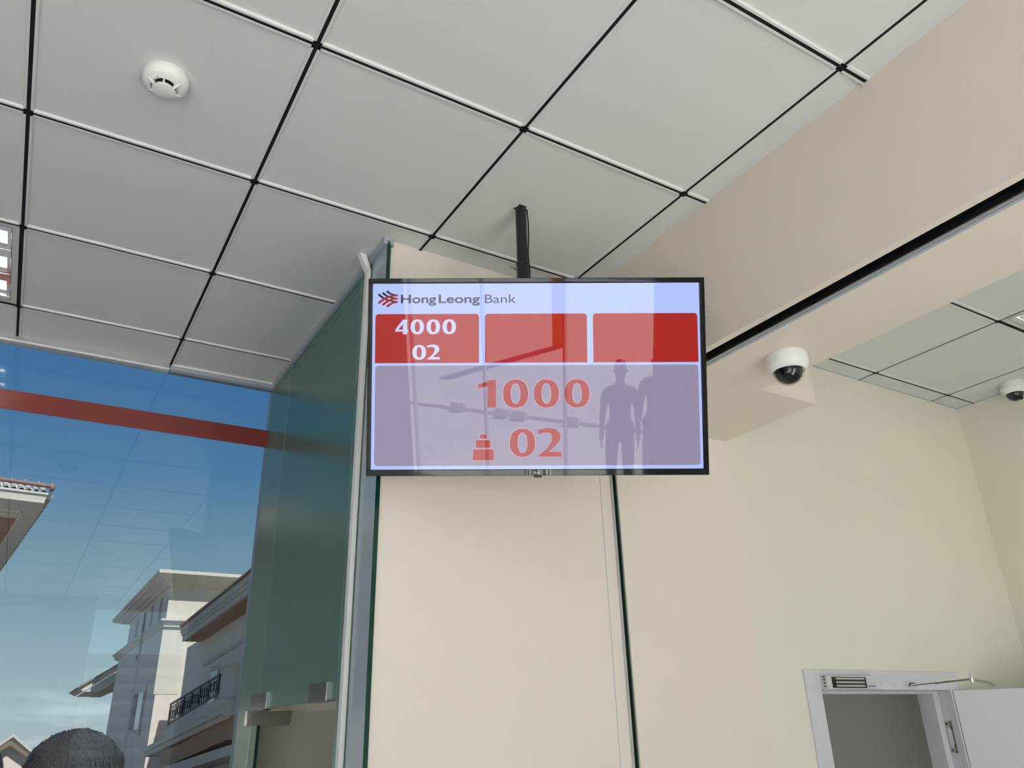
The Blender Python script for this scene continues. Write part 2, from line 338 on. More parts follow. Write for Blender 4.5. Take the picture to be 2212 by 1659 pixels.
mb = MB(); mb.box((.842, YW-.0, -CZ), (.8425, YW+.12, H-.03), M['alu_paint']); mb.build('wall_channel', t)
for (ya, yb_, z1) in ((3.105, 3.34, .146), (2.435, 2.605, .143)):
    mb = MB(); mb.box((X0-.010, ya, .088), (X0, yb_, z1), M['darksteel']); mb.box((X1, ya, .088), (X1+.01, yb_, z1), M['darksteel']); mb.box((X0-.010, ya-.002, .088), (X1+.01, ya+.001, z1), M['chrome']); mb.build('patch_fitting', t, bevel=.0012, label='brushed steel corner fitting')
mb = MB(); mb.box((X0-.003, 3.125, .084), (X1+.003, 3.20, .089), M['blackplastic']); mb.lathe([(0, 0), (.006, 0), (.006, .008), (0, .008)], (.83, 3.236, .083), M['chrome'], 16); mb.build('pivot', t)
# glass door standing open at right angles
t = thing('glass_door', (.83, 3.236, -CZ), 'clear frameless glass door standing open behind the green partition', 'door')
yd = 3.236
mb = MB(); mb.box((.80, yd-.006, -CZ+.012), (1.66, yd+.006, .084), M['leafglass']); mb.build('glass_leaf', t)
mb = MB()
pl = [(.781, .086), (.781, .034), (.940, .034), (.947, .042), (.947, .086)]
mb.prism(pl, .009, M['steel'], 'y', yd-.015); mb.prism(pl, .009, M['steel'], 'y', yd+.006); mb.box((.779, yd-.015, .034), (.7825, yd+.015, .086), M['chrome']); mb.build('top_patch', t, bevel=.001, label='brushed steel patch fitting')
mb = MB(); mb.lathe([(.0042, 0), (.006, 0), (.006, .0006), (.0042, .0006)], (.797, yd-.0155, .062), M['chrome'], 20, (0, -1, 0)); mb.build('grub_screw', t)
# cable trunking
t = thing('cable_trunking', (.81, 2.29, -CZ), 'white plastic cable trunking running up the near edge of green glass', 'trunking')
mb = MB(); mb.box((.808, 2.272, -CZ), (.8235, 2.300, 1.500), M['white']); mb.build('vertical_run', t, bevel=.002)
mb = MB(); y0, y1_ = 2.272, 2.300
mb.hexa([(.808, y0, 1.500), (.8235, y0, 1.500), (.8235, y1_, 1.500), (.808, y1_, 1.500)], [(.772, y0-.012, 1.5565), (.797, y0-.012, 1.5565), (.797, y1_-.012, 1.5565), (.772, y1_-.012, 1.5565)], M['white'])
mb.build('mitred_end', t, bevel=.002)

# ---------------- ceiling lamps ----------------
def troffer(i, j, label):
    x0, y0 = GX+T*i+g+.0005, GY+T*j+g+.0005; x1, y1 = x0+T-2*g-.001, y0+T-2*g-.001
    t = thing('ceiling_light', ((x0+x1)/2, (y0+y1)/2, H+.09), label, 'ceiling light', 'square louvred ceiling lights')
    b = .026; z = H-.003
    mb = MB()
    for a, c in (((x0, y0), (x1, y0+b)), ((x0, y1-b), (x1, y1)), ((x0, y0+b), (x0+b, y1-b)), ((x1-b, y0+b), (x1, y1-b))): mb.box((*a, z), (*c, z+.012), M['lampbody'])
    for a, c in (((x0, y0), (x1, y0+.003)), ((x0, y1-.003), (x1, y1)), ((x0, y0), (x0+.003, y1)), ((x1-.003, y0), (x1, y1))): mb.box((*a, z), (*c, z+.015), M['lampbody'])
    mb.build('frame', t)
    mb = MB(); mb.box((x0+.01, y0+.01, H+.085), (x1-.01, y1-.01, H+.09), M['louvre'])
    for a, c in (((x0+b-.002, y0+b), (x0+b, y1-b)), ((x1-b, y0+b), (x1-b+.002, y1-b)), ((x0+b, y0+b-.002), (x1-b, y0+b)), ((x0+b, y1-b), (x1-b, y1-b+.002))): mb.box((*a, z), (*c, H+.085), M['lampbody'])
    mb.build('housing', t)
    n = 3; ww = (y1-y0-2*b)/n
    for k in range(n):
        yc = y0+b+ww*(k+.5)
        mb = MB(); mb.tube((x0+b+.01, yc, H+.055), (x1-b-.01, yc, H+.055), .013, M['tube'], n=16); mb.build('lamp_tube', t)
    for k in range(n+1):          # mirror V reflectors between the tubes
        yc = y0+b+ww*k; mb = MB(); xa, xb = x0+b, x1-b
        for sgn in ((1,) if k == 0 else (-1,) if k == n else (1, -1)):
            pr = [(0.0, 0.0), (.012, .015), (.019, .035), (.022, .06)]
            for (a, za), (c, zc) in zip(pr, pr[1:]):
                mb.quad([(xa, yc+sgn*(.028-a), z+za), (xb, yc+sgn*(.028-a), z+za), (xb, yc+sgn*(.028-c), z+zc), (xa, yc+sgn*(.028-c), z+zc)], M['louvre'])
        mb.box((xa, yc-(.028 if k else 0), z), (xb, yc+(.028 if k < n else 0), z+.001), M['louvre'])
        mb.build('reflector', t, fix=False)
    for k in range(5):
        xc = x0+b+(x1-x0-2*b)*k/4 if k else x0+b; mb = MB()
        xc = min(max(xc, x0+b+.006), x1-b-.006)
        mb.hexa([(xc-.0055, y0+b, z+.0016), (xc+.0055, y0+b, z+.0016), (xc+.0055, y1-b, z+.0016), (xc-.0055, y1-b, z+.0016)], [(xc-.001, y0+b, z+.032), (xc+.001, y0+b, z+.032), (xc+.001, y1-b, z+.032), (xc-.001, y1-b, z+.032)], M['louvre'])
        mb.build('cross_blade', t)
    return t
troffer(-1, 2, 'louvred ceiling light above the window, beside the smoke detector tiles')
troffer(2, 2, 'added louvred light, out of view, brightening the lobby behind the green glass partition')  # unseen lamp, added only to brighten the lobby wall behind the glass door
troffer(6, -1, 'louvred ceiling light in the ceiling bay beyond the beam')

# ---------------- smoke detector ----------------
t = thing('smoke_detector', (.050, 1.740, H), 'round white smoke detector on a ceiling tile', 'smoke detector')
c0 = (.050, 1.740, H)
mb = MB(); mb.lathe([(0, 0), (.0545, 0), (.0555, -.002), (.0555, -.012), (.0550, -.0125), (.0550, -.013), (.0555, -.0135), (.054, -.024), (.050, -.029), (.044, -.032), (.033, -.036), (.033, -.030), (0, -.030)], c0, M['white'], 64); mb.build('base', t)
mb = MB(); mb.lathe([(0, -.030), (.026, -.030), (.026, -.044), (0, -.044)], c0, M['black'], 40); mb.build('sensing_chamber', t, label='black sensing gap')
mb = MB(); mb.lathe([(0, -.041), (.026, -.041), (.0275, -.043), (.0275, -.046), (.025, -.0475), (0, -.0475)], c0, M['white'], 48); mb.build('cap', t)
for k in range(6):
    a = R(20+60*k); cx_, sx_ = math.cos(a), math.sin(a); nxx, nyy = -sx_*.0012, cx_*.0012; mb = MB()
    p = [(c0[0]+cx_*.026, c0[1]+sx_*.026), (c0[0]+cx_*.044, c0[1]+sx_*.044)]
    mb.hexa([(p[0][0]-nxx*1.8, p[0][1]-nyy*1.8, H-.046), (p[1][0]-nxx*.4, p[1][1]-nyy*.4, H-.0345), (p[1][0]+nxx*.4, p[1][1]+nyy*.4, H-.0345), (p[0][0]+nxx*1.8, p[0][1]+nyy*1.8, H-.046)],
            [(p[0][0]-nxx*1.8, p[0][1]-nyy*1.8, H-.032), (p[1][0]-nxx*.4, p[1][1]-nyy*.4, H-.030), (p[1][0]+nxx*.4, p[1][1]+nyy*.4, H-.030), (p[0][0]+nxx*1.8, p[0][1]+nyy*1.8, H-.032)], M['white'])
    mb.build('cage_rib', t)
mb = MB(); mb.lathe([(0, -.0345), (.0025, -.0345), (.0025, -.0375), (0, -.0375)], (.030, 1.708, H), M['lampbody'], 16); mb.build('indicator', t)

# ---------------- dome cameras ----------------
domeglass = pmat('dome_smoke', (.01, .01, .011), .04, ior=1.5)
def dome(loc, R0, zt, label, hh=.05):
    t = thing('dome_camera', (loc[0], loc[1], zt), label, 'security camera', 'white dome security cameras')
    c = (loc[0], loc[1], zt); k = R0/.066; q = hh/.05
    mb = MB(); mb.lathe([(0, 0), (R0*.975, 0), (R0*.985, -.001), (R0, -.034*q), (R0*.99, -.0365*q), (R0*.80, -.0535*q), (R0*.76, -.0550*q), (R0*.73, -.0545*q), (R0*.72, -.050*q), (0, -.050*q)], c, M['white'], 72); mb.build('housing', t)
    rd = R0*.72
    mb = MB(); mb.lathe([(rd*math.cos(a), -.051*q-.047*k*math.sin(a)) for a in [R(i*9) for i in range(11)]], c, M['domeclear'], 64); mb.build('dome', t, label='clear smoked dome')
    mb = MB(); mb.lathe([(rd*.90*math.cos(a), -.051*q-.043*k*math.sin(a)) for a in [R(i*9) for i in range(11)]], c, domeglass, 48); mb.build('inner_shroud', t, label='black inner shroud')
    mb = MB(); mb.lathe([(0, 0), (.011*k, 0), (.011*k, .004*k), (.008*k, .005*k), (0, .003*k)], Vector(c)+Vector((-.006*k, -.030*k, -.0795*q-.004)), M['blackplastic'], 24, Vector((-.1, -.62, -.72)).normalized()); mb.build('lens', t)
    return t
M['domeclear'] = glassmat('dome_clear', (.80, .80, .78))
dome((1.921, 1.456), .066, BZ, 'white dome camera with a black eye under the cream beam')
dome((4.115, 1.800), .058, H, 'white dome camera on the ceiling tiles in the corner bay', .055)

# ---------------- ceiling mount ----------------
PX, PY = 1.138, 1.768
t = thing('ceiling_mount', (PX, PY, H), 'black steel pole hanging the television from the ceiling', 'tv mount')
mb = MB(); mb.tube((PX, PY, 1.335), (PX, PY, H+.01), .0175, M['poleblack'], n=28); mb.build('upper_pole', t)
mb = MB(); mb.tube((PX, PY, .985), (PX, PY, 1.345), .0195, M['poleblack'], n=28); mb.lathe([(.0195, 0), (.021, .002), (.021, .006), (.0195, .008)], (PX, PY, 1.337), M['poleblack'], 28); mb.build('lower_sleeve', t)
mb = MB(); mb.tube((PX-.046, PY, 1.318), (PX+.026, PY, 1.318), .0028, M['steel'], n=12); mb.lathe([(0, 0), (.0055, 0), (.0055, .005), (0, .005)], (PX-.029, PY, 1.318), M['steel'], 6, (1, 0, 0)); mb.lathe([(0, 0), (.0055, 0), (.0055, .005), (0, .005)], (PX+.020, PY, 1.318), M['steel'], 6, (1, 0, 0)); mb.build('bolt', t, label='protruding steel bolt')
mb = MB(); pts = [Vector((PX+.0185, PY-.008, 1.56)), Vector((PX+.021, PY-.010, 1.50)), Vector((PX+.020, PY-.010, 1.44)), Vector((PX+.0165, PY-.009, 1.38)), Vector((PX+.019, PY-.010, 1.33)), Vector((PX+.021, PY-.010, 1.2))]
for a, b in zip(pts, pts[1:]): mb.tube(a, b, .0022, M['blackplastic'], n=10)
mb.build('cable', t)
rag = pmat('cut_edge', (.75, .74, .72), .8); mb = MB()
for k in range(14):
    a = k/14*2*math.pi; rr = .019+random.uniform(0, .003)
    mb.box((PX+rr*math.cos(a)-.002, PY+rr*math.sin(a)-.002, H-.001-random.uniform(.0, .003)), (PX+rr*math.cos(a)+.002, PY+rr*math.sin(a)+.002, H+.002), rag if k % 3 else M['black'])
mb.build('hole_edge', t, label='ragged cut around the pole')

# ---------------- television ----------------
TC = Vector((1.12911, 1.69885, .92466)); tf, tr, tu = basis(R(31.47221), R(18.7161), R(-1.28921))
tm = Matrix(((tr.x, tf.x, tu.x), (tr.y, tf.y, tu.y), (tr.z, tf.z, tu.z)))      # local x right, y away from viewer, z up
tv = thing('television', TC, 'black television showing red queue numbers 4000 and 1000, hung from the ceiling', 'television', rot=tm.to_euler())
TW, TH = .973, .5695
def tbuild(mb, name, parent=tv, **k): return mb.build(name, parent, shift=False, **k)
mb = MB()
for (xa, xb, za, zb) in ((-TW/2, TW/2, TH/2-.0125, TH/2), (-TW/2, TW/2, -TH/2, -TH/2+.0175), (-TW/2, -TW/2+.0095, -TH/2+.0175, TH/2-.0125), (TW/2-.0125, TW/2, -TH/2+.0175, TH/2-.0125)):
    mb.box((xa, -.004, za), (xb, .022, zb), M['bezel'])
tbuild(mb, 'bezel', label='glossy black bezel', bevel=.0012)
mb = MB(); mb.box((-TW/2+.004, .022, -TH/2+.004), (TW/2-.004, .040, TH/2-.004), M['blackplastic']); mb.hexa([(-.32, .04, -.24), (.32, .04, -.24), (.32, .04, .12), (-.32, .04, .12)], [(-.28, .066, -.21), (.28, .066, -.21), (.28, .066, .09), (-.28, .066, .09)], M['blackplastic']); tbuild(mb, 'rear_cover')
mb = MB(); mb.box((-.0105, -.002, -TH/2-.0058), (.0125, .012, -TH/2), M['blackplastic']); tbuild(mb, 'sensor_window', bevel=.0015)
# screen: lit picture, all in one mesh
def smat(name, c):
    return pmat(name, (.01, .01, .01), .015, emis=c, es=.49, ior=1.46)
S = dict(bg=smat('screen_sky', (.44, .54, .97)), red=smat('screen_red', (.40, .010, .008)), grey=smat('screen_panel', (.29, .25, .37)), num=smat('screen_number', (.37, .012, .012)),
         lite=smat('screen_digit', (.55, .62, 1.0)), dark=smat('screen_black', (.012, .010, .022)), text=smat('screen_text', (.05, .045, .06)), halo=smat('screen_halo', (.62, .50, .66)), black=smat('screen_off', (.002, .002, .002)))
mb = MB()
mb.box((-.477, .004, -.268), (.4745, .010, .2725), S['black'])
mb.box((-.4745, .0035, -.2665), (.4720, .0045, .2705), S['bg'])
def flat(poly, mt, y):                 # flat polygon facing the viewer
    mb.quad([(a, y, b) for a, b in poly], mt)
def rrect(x0, x1, z0, z1, rad, mt, y, only_top=False):
    pts = []
    for cx_, cz_, a0 in ((x1-rad, z1-rad, 0), (x0+rad, z1-rad, 90), (x0+rad, z0+rad, 180), (x1-rad, z0+rad, 270)):
        if only_top and a0 >= 180: pts.append((x0 if a0 == 180 else x1, z0)); continue
        for k in range(9): a = R(a0+90*k/8); pts.append((cx_+rad*math.cos(a), cz_+rad*math.sin(a)))
    flat(pts, mt, y)
L1, L2, L3 = .0032, .0029, .0026
for x0, x1 in ((-.4664, -.1664), (-.1495, .1456), (.1629, .4655)): rrect(x0, x1, .0382, .1812, .010, S['red'], L1, True)
rrect(-.4652, .4645, -.2565, .0308, .010, S['grey'], L1)
def ring(cx_, cz_, wx, hz, mt, y, ix=.375, iz=.71, grow=0, p=2.25):
    n = 48; oo = []; ii = []
    for k in range(n):
        a = 2*math.pi*k/n; ca, sa = math.cos(a), math.sin(a)
        ex = math.copysign(abs(ca)**(2/p), ca); ez = math.copysign(abs(sa)**(2/p), sa)
        oo.append((cx_+(wx/2+grow)*ex, cz_+(hz/2+grow)*ez)); ii.append((cx_+(wx/2*ix-grow)*ex, cz_+(hz/2*iz-grow)*ez))
    for k in range(n): j = (k+1) % n; flat([oo[k], oo[j], ii[j], ii[k]], mt, y)
def bez(p0, p1, p2, p3, n=10):
    return [tuple((1-t)**3*a+3*(1-t)**2*t*b+3*(1-t)*t*t*c+t**3*d for a, b, c, d in zip(p0, p1, p2, p3)) for t in [i/n for i in range(n+1)]]
def strip(A, B, mt, y):
    for a, b, c, d in zip(A, A[1:], B[1:], B): flat([a, b, c, d], mt, y)
def glyph(ch, x0, z0, wx, hz, mt, y):
    P = lambda a, b: (x0+a*wx, z0+b*hz)
    if ch == '4':
        strip([P(0, .165), P(.575, 1), P(.90, 1)], [P(.165, .235), P(.60, .70), P(.605, .70)], mt, y)
        flat([P(0, .165), P(1, .165), P(1, .30), P(0, .235)], mt, y) if 0 else None
        flat([P(0, .185), P(1, .185), P(.96, .32), P(.02, .32)], mt, y)
        flat([P(.02, .32), P(.20, .32), P(.605, .80), P(.60, 1), P(.575, 1)], mt, y)
        flat([P(.58, 0), P(.90, 0), P(.90, 1), P(.58, 1)], mt, y)
    if ch == '1':
        flat([P(.54, 0), P(1, 0), P(1, 1), P(.54, .80)], mt, y)
        flat([P(.0, .85), P(.06, .705), P(.54, .78), P(1, 1), P(.68, 1), P(.50, .93)], mt, y)
    if ch == '2':
        out_ = bez((.02, .93), (.42, 1.08), (.96, 1.04), (.96, .72)) + bez((.96, .72), (.96, .50), (.70, .34), (.44, .155))[1:]
        inn = bez((.07, .80), (.34, .90), (.62, .90), (.62, .68)) + bez((.62, .68), (.62, .46), (.42, .26), (.0, .0))[1:]
        strip([P(*p) for p in out_], [P(*p) for p in inn], mt, y)
        flat([P(0, 0), P(1, 0), P(1, .165), P(.44, .165), P(.30, .12)], mt, y)
k = .001326
zb, zh = -.0911, .0800
for gw, mt, yy in ((.0011, S['halo'], L2), (0, S['num'], L3)):
    for cxp in (1113.7, 1180.3, 1246.6): ring(-.17+(cxp-1032)*k, zb+zh/2, .0725, zh+.002, mt, yy, grow=gw)
    ring(-.0792+(1128.7-1101)*k, -.2316+.040, .0725, .0815, mt, yy, grow=gw)
glyph('1', -.17, zb, .0520, .0795, S['num'], L3); glyph('2', -.0008, -.2314, .0692, .0800, S['num'], L3)
kc = .001337
for cxp in (901, 935.7, 970.2): ring(-.4091+(cxp-853)*kc, .1435, .0390, .0435, S['lite'], L2)
glyph('4', -.4091, .1222, .0385, .0425, S['lite'], L2)
ring(-.3591+(905-890)*kc, .0693, .0395, .0430, S['lite'], L2); glyph('2', -.3185, .0485, .0390, .0424, S['lite'], L2)
# counter symbol
def icon(gw, mt, yy):
    flat([(-.1543+(.0104+gw)*math.cos(a), -.1737+(.0074+gw)*math.sin(a)) for a in [2*math.pi*i/32 for i in range(32)]], mt, yy)
    rrect(-.1755-gw, -.1333+gw, -.2060-gw, -.1838+gw, .0025, mt, yy); rrect(-.1848-gw, -.1242+gw, -.2415-gw, -.2098+gw, .0025, mt, yy)
icon(.0008, S['halo'], L2); icon(0, S['num'], L3)
# crossing-stripe emblem: three dark strokes, three red strokes
def zz(a, b):      # units measured on the sign: mapped to metres on the screen
    return (-.46+(a-212)/5.82*.001337, .2508-(b-274)/5.82*.001345)
def band(pts, w0, w1, mt, y):
    P = [Vector((*zz(*p), 0)) for p in bez(*pts, n=14)]; A = []; B = []
    for i, p in enumerate(P):
        d = (P[min(i+1, 14)]-P[max(i-1, 0)]).normalized(); n_ = Vector((-d.y, d.x, 0))*((w0*(1-i/14)+w1*i/14)*.5*.00023)
        A.append((p.x+n_.x, p.y+n_.y)); B.append((p.x-n_.x, p.y-n_.y))
    strip(A, B, mt, y)
for p in (((325, 279), (355, 318), (400, 332), (465, 334)), ((273, 302), (320, 350), (370, 372), (465, 376)), ((222, 322), (280, 380), (350, 414), (465, 418))): band(p, 30, 14, S['dark'], L2)
for p in (((222, 440), (290, 372), (370, 338), (465, 338)), ((274, 461), (340, 398), (400, 380), (465, 379)), ((328, 484), (375, 436), (420, 424), (465, 421))): band(p, 30, 22, S['num'], L3)
# lettering
def text_mesh(s, bold):
    cu = bpy.data.curves.new('lettering', 'FONT'); cu.body = s; cu.offset = bold; cu.resolution_u = 6; cu.space_character = 1.0
    o = bpy.data.objects.new('lettering', cu); col.objects.link(o)
    dg = bpy.context.evaluated_depsgraph_get(); dg.update(); me = bpy.data.meshes.new_from_object(o.evaluated_get(dg))
    bpy.data.objects.remove(o); return me
def put_text(mb, s, bold, x0, x1, z0, zcap, mt, y, cap='H'):
    me = text_mesh(s, bold); mc = text_mesh(cap, bold); hc = max(v.co.y for v in mc.vertices); b0 = min(v.co.y for v in mc.vertices)
    xs = [v.co.x for v in me.vertices]; xa, xb = min(xs), max(xs); mi = mb.mi(mt)
    vs = [mb.bm.verts.new((x0+(v.co.x-xa)/(xb-xa)*(x1-x0), y, z0+(v.co.y-b0)/(hc-b0)*(zcap-z0))) for v in me.vertices]
    for pl in me.polygons:
        try: fc = mb.bm.faces.new([vs[i] for i in pl.vertices]); fc.material_index = mi
        except ValueError: pass
put_text(mb, 'Hong', .020, -.3932, -.2905, .2129, .2378, S['text'], L3)
put_text(mb, 'Leong', .020, -.2835, -.1640, .2129, .2378, S['text'], L3, 'L')
put_text(mb, 'Bank', .001, -.1492, -.0590, .2126, .2375, S['text'], L3, 'B')
scr = tbuild(mb, 'screen', fix=False, label='lit screen with red cards and a grey number panel')
# every flat face looks towards the viewer (-y)
bmx = bmesh.new(); bmx.from_mesh(scr.data)
for fc in bmx.faces:
    fc.normal_update()
    ys = [v.co.y for v in fc.verts]
    if max(ys)-min(ys) < 1e-6 and fc.normal.y > 0 and ys[0] < .0034: fc.normal_flip()
bmx.to_mesh(scr.data); bmx.free()
mb = MB(); emb = pmat('badge_silver', (.75, .76, .76), .3, .2)
mb.lathe([(0, 0), (.0040, 0), (.0040, .0006), (0, .0006)], (-.0078, -.0040, -.2762), emb, 28, (0, -1, 0)); put_text(mb, 'LG', .02, -.0022, .0082, -.2795, -.2735, emb, -.0046, 'L')
mb.lathe([(0, 0), (.0005, 0), (.0005, .0002), (0, .0002)], (-.0090, -.0046, -.2748), M['black'], 10, (0, -1, 0)); mb.box((-.0080, -.0048, -.2782), (-.0076, -.0045, -.2745), M['black']); mb.box((-.0080, -.0048, -.2782), (-.0066, -.0045, -.2778), M['black'])
tbuild(mb, 'badge', fix=False, label='small silver maker badge')
film = glassmat('badge_film', (.62, .64, .63), 1.8, .08); mb = MB()
n = 16
for i in range(n):
    xa, xb = -.038+.0765*i/n, -.038+.0765*(i+1)/n; ya, yb2 = -.0052-.0008*math.sin(i*1.3), -.0052-.0008*math.sin((i+1)*1.3)
    mb.quad([(xa, ya, -.283), (xb, yb2, -.283), (xb, yb2, -.2675), (xa, ya, -.2675)], film)
tbuild(mb, 'protective_film', fix=False, label='strip of clear protective film')
# bracket behind the set belongs to the mount
mm = bpy.data.objects['ceiling_mount']
mb = MB(); bk = TC + tf*.075
mb.box((PX-.03, PY-.022, .955), (PX+.03, PY+.03, 1.01), M['poleblack']); mb.build('tilt_head', mm)

# ================= outdoors =================
M['ext_white'] = pmat('white_render', (.54, .50, .43), .8, var=.02)
M['ext_grey'] = pmat('pale_grey_render', (.74, .645, .52), .8, var=.02)
M['ext_taupe'] = pmat('taupe_render', (.64, .55, .49), .8, var=.03)
M['brown'] = pmat('brown_soffit', (.34, .17, .09), .7, var=.05)
M['rooftile'] = pmat('clay_roof_tile', (.25, .14, .12), .7, var=.15, vscale=8)
M['greytile'] = pmat('weathered_tile', (.55, .53, .49), .8, var=.2, vscale=6)
M['iron'] = pmat('wrought_iron', (.03, .035, .035), .5)
M['winglass'] = pmat('dark_window', (.05, .08, .11), .08, ior=1.5)
M['curtain'] = pmat('curtain', (.24, .21, .20), .8)
M['asphalt'] = pmat('asphalt', (.20, .20, .20), .9, var=.1)
M['taupetile'] = pmat('brown_roof_tile', (.20, .15, .12), .8, var=.1)
# ground and paving
mb = MB(); mb.box((-90, YG+.05, -CZ-.12), (90, 160, -CZ-.02), M['asphalt']); struct(mb.build('ground'), 'street outside the window')
mb = MB(); mb.box((-60, -60, -CZ-.12), (60, YB-.2, -CZ-.02), M['pave']); mb.box((XR+.2, YB-.2, -CZ-.12), (60, YG, -CZ-.02), M['pave']); mb.box((-60, YB-.2, -CZ-.12), (XL-.2, YG+.05, -CZ-.02), M['pave']); struct(mb.build('pavement'), 'sunlit pale paving outside the entrance')

def cornice(mb, path, z, prof, mt):      # stepped moulding along a path; prof: (projection, height) from the top down
    for (a, b) in zip(path, path[1:]):
        a = Vector(a); b = Vector(b); d = (b-a).normalized(); n_ = Vector((d.y, -d.x, 0)); zz_ = z
        for pj, h_ in prof:
            mb.hexa([tuple(Vector((p.x, p.y, 0))+n_*q*1+Vector((0, 0, zz_-h_))) for p, q in ((a-d*pj, pj), (b+d*0, pj), (b+d*0, -.3), (a-d*0, -.3))],
                    [tuple(Vector((p.x, p.y, 0))+n_*q*1+Vector((0, 0, zz_))) for p, q in ((a-d*pj, pj), (b+d*0, pj), (b+d*0, -.3), (a-d*0, -.3))], mt)
            zz_ -= h_
# --- white corner building ---
bx, by = 6.314, 45.4
t = thing('corner_building', (12, 55, -CZ), 'white corner building with a flat stepped cornice, beyond the window', 'building')
mb = MB(); mb.box((bx, by, -CZ-.02), (22, 61.4, 7.5), M['ext_white']); mb.build('wall', t)
mb = MB(); o_ = .78
for pj, z0, z1 in ((.80, 7.85, 8.02), (.70, 7.72, 7.85), (.52, 7.60, 7.72), (.44, 7.50, 7.60), (.22, 7.36, 7.50)):
    mb.box((bx-pj, by-pj*1.35, z0), (22.5, 61.4+pj*5.5, z1), M['ext_white'])
mb.build('roof_cornice', t)
mb = MB()
for pj, z0, z1 in ((.34, 5.50, 5.60), (.22, 5.36, 5.50), (.15, 5.22, 5.36)):
    mb.box((bx-pj, by-pj-.6, z0), (7.6, 66.0+pj, z1), M['ext_white'])
mb.build('band_cornice', t)
mb = MB(); mb.box((bx-.06, by-.6, -CZ-.02), (7.45, 64.5, 5.25), M['ext_taupe']); mb.box((6.17, by-.62, 2.0), (7.3, by-.5, 5.1), M['ext_white']); mb.build('lower_block', t)
for k in range(4):
    y = 47.5+k*3.1; mb = MB(); mb.box((bx-.012, y, 5.75), (bx+.02, y+.8, 7.1), M['curtain']); mb.build('recess', t, label='dark upright recess')
for k, (ya, yb3, za, zb3) in enumerate([(48.2, 52.0, .45, 2.30)]):
    fr = None
    mb = MB(); mb.box((bx-.14, ya-.25, za-.20), (bx-.05, yb3+.25, zb3+.22), M['ext_white']); fr = mb.build('window', t)
    mb = MB(); mb.box((bx-.16, ya, za), (bx-.13, (ya+yb3)/2-.05, zb3), M['winglass']); mb.build('pane', fr)
    mb = MB(); mb.box((bx-.16, (ya+yb3)/2+.05, za), (bx-.13, yb3, zb3), M['curtain']); mb.build('pane', fr)
    mb = MB(); mb.box((bx-.12, ya-.2, zb3+.22), (bx-.07, yb3+.4, zb3+.32), M['ext_white']); mb.box((bx-.18, ya-.4, za-.32), (bx-.05, yb3+.4, za-.2), M['ext_white']); mb.build('sill', fr)
mb = MB(); mb.box((bx-.10, 54.1, 4.35), (bx-.06, 54.5, 4.6), M['curtain']); mb.build('vent', t)
# sloping side roof far down the left flank
mb = MB(); mb.hexa([(4.15, 66, 3.35), (6.4, 66, 4.9), (6.4, 66, 4.5), (4.5, 66, 3.15)], [(4.15, 74, 3.35), (6.4, 74, 4.9), (6.4, 74, 4.5), (4.5, 74, 3.15)], M['ext_white'])
mb.hexa([(4.05, 65.8, 3.40), (6.4, 65.8, 5.0), (6.4, 65.8, 4.9), (4.12, 65.8, 3.32)], [(4.05, 74, 3.40), (6.4, 74, 5.0), (6.4, 74, 4.9), (4.12, 74, 3.32)], M['rooftile'])
mb.hexa([(4.6, 65.95, 3.12), (6.4, 65.95, 4.45), (6.4, 65.95, 3.75), (5.5, 65.95, 3.12)], [(4.6, 74, 3.12), (6.4, 74, 4.45), (6.4, 74, 3.75), (5.5, 74, 3.12)], M['ext_white']); mb.hexa([(5.5, 65.9, 3.10), (6.4, 65.9, 3.75), (6.4, 65.9, 3.12), (6.3, 65.9, 3.08)], [(5.5, 74, 3.10), (6.4, 74, 3.75), (6.4, 74, 3.12), (6.3, 74, 3.08)], M['brown'])
mb.build('side_eave', t)
# --- wing with the tiled eave and balcony ---
t = thing('balcony_building', (8, 34, -CZ), 'grey building wing with tiled eave, brown soffit and iron balcony, beside the green glass', 'building')
def W3(px, py, x): v = f + r*((px-1106)/1684.329) - u*((py-829.5)/1684.329); return v*(x/v.x)
wx = 7.0
mb = MB(); mb.hexa([(wx, 20, -CZ), (14, 20, -CZ), (14, 42.0, -CZ), (wx, 42.0, -CZ)], [(wx, 20, 4.6), (14, 20, 4.6), (14, 42, 3.95), (wx, 42, 3.95)], M['ext_grey']); mb.build('wall', t)
mb = MB()
def eave(xa, xb, dz0, dz1, mt, ya=20.0, yb4=38.9):
    za, zb4 = 4.971+(26.21-ya)*.0330, 4.558-(yb4-38.71)*.033
    mb.hexa([(xa, ya, za+dz0), (xb, ya, za+dz0), (xb, yb4, zb4+dz0), (xa, yb4, zb4+dz0)], [(xa, ya, za+dz1), (xb, ya, za+dz1), (xb, yb4, zb4+dz1), (xa, yb4, zb4+dz1)], mt)
eave(6.10, 6.35, -.28, -.04, M['ext_white']); eave(6.16, 6.35, -.40, -.28, M['ext_white']); eave(6.22, 6.35, -.62, -.40, M['ext_white']); mb.build('eave_fascia', t)
mb = MB(); eave(6.30, 7.3, -.66, -.60, M['brown'], 20, 38.6); mb.build('soffit', t, label='brown timber soffit')
mb = MB(); n = 80
for k in range(n):
    y = 20+k*18.9/n; z = 4.971-(y-26.21)*.033
    mb.hexa([(6.02, y, z-.03), (6.02, y+.17, z-.03), (7.6, y+.17, z+.75), (7.6, y, z+.75)], [(6.02, y, z+.05), (6.02, y+.17, z+.05), (7.6, y+.17, z+.83), (7.6, y, z+.83)], M['rooftile'])
mb.hexa([(6.06, 20, 5.11), (6.06, 38.9, 4.51), (7.6, 38.9, 5.28), (7.6, 20, 5.9)], [(6.06, 20, 5.16), (6.06, 38.9, 4.54), (7.6, 38.9, 5.31), (7.6, 20, 5.95)], M['rooftile'])
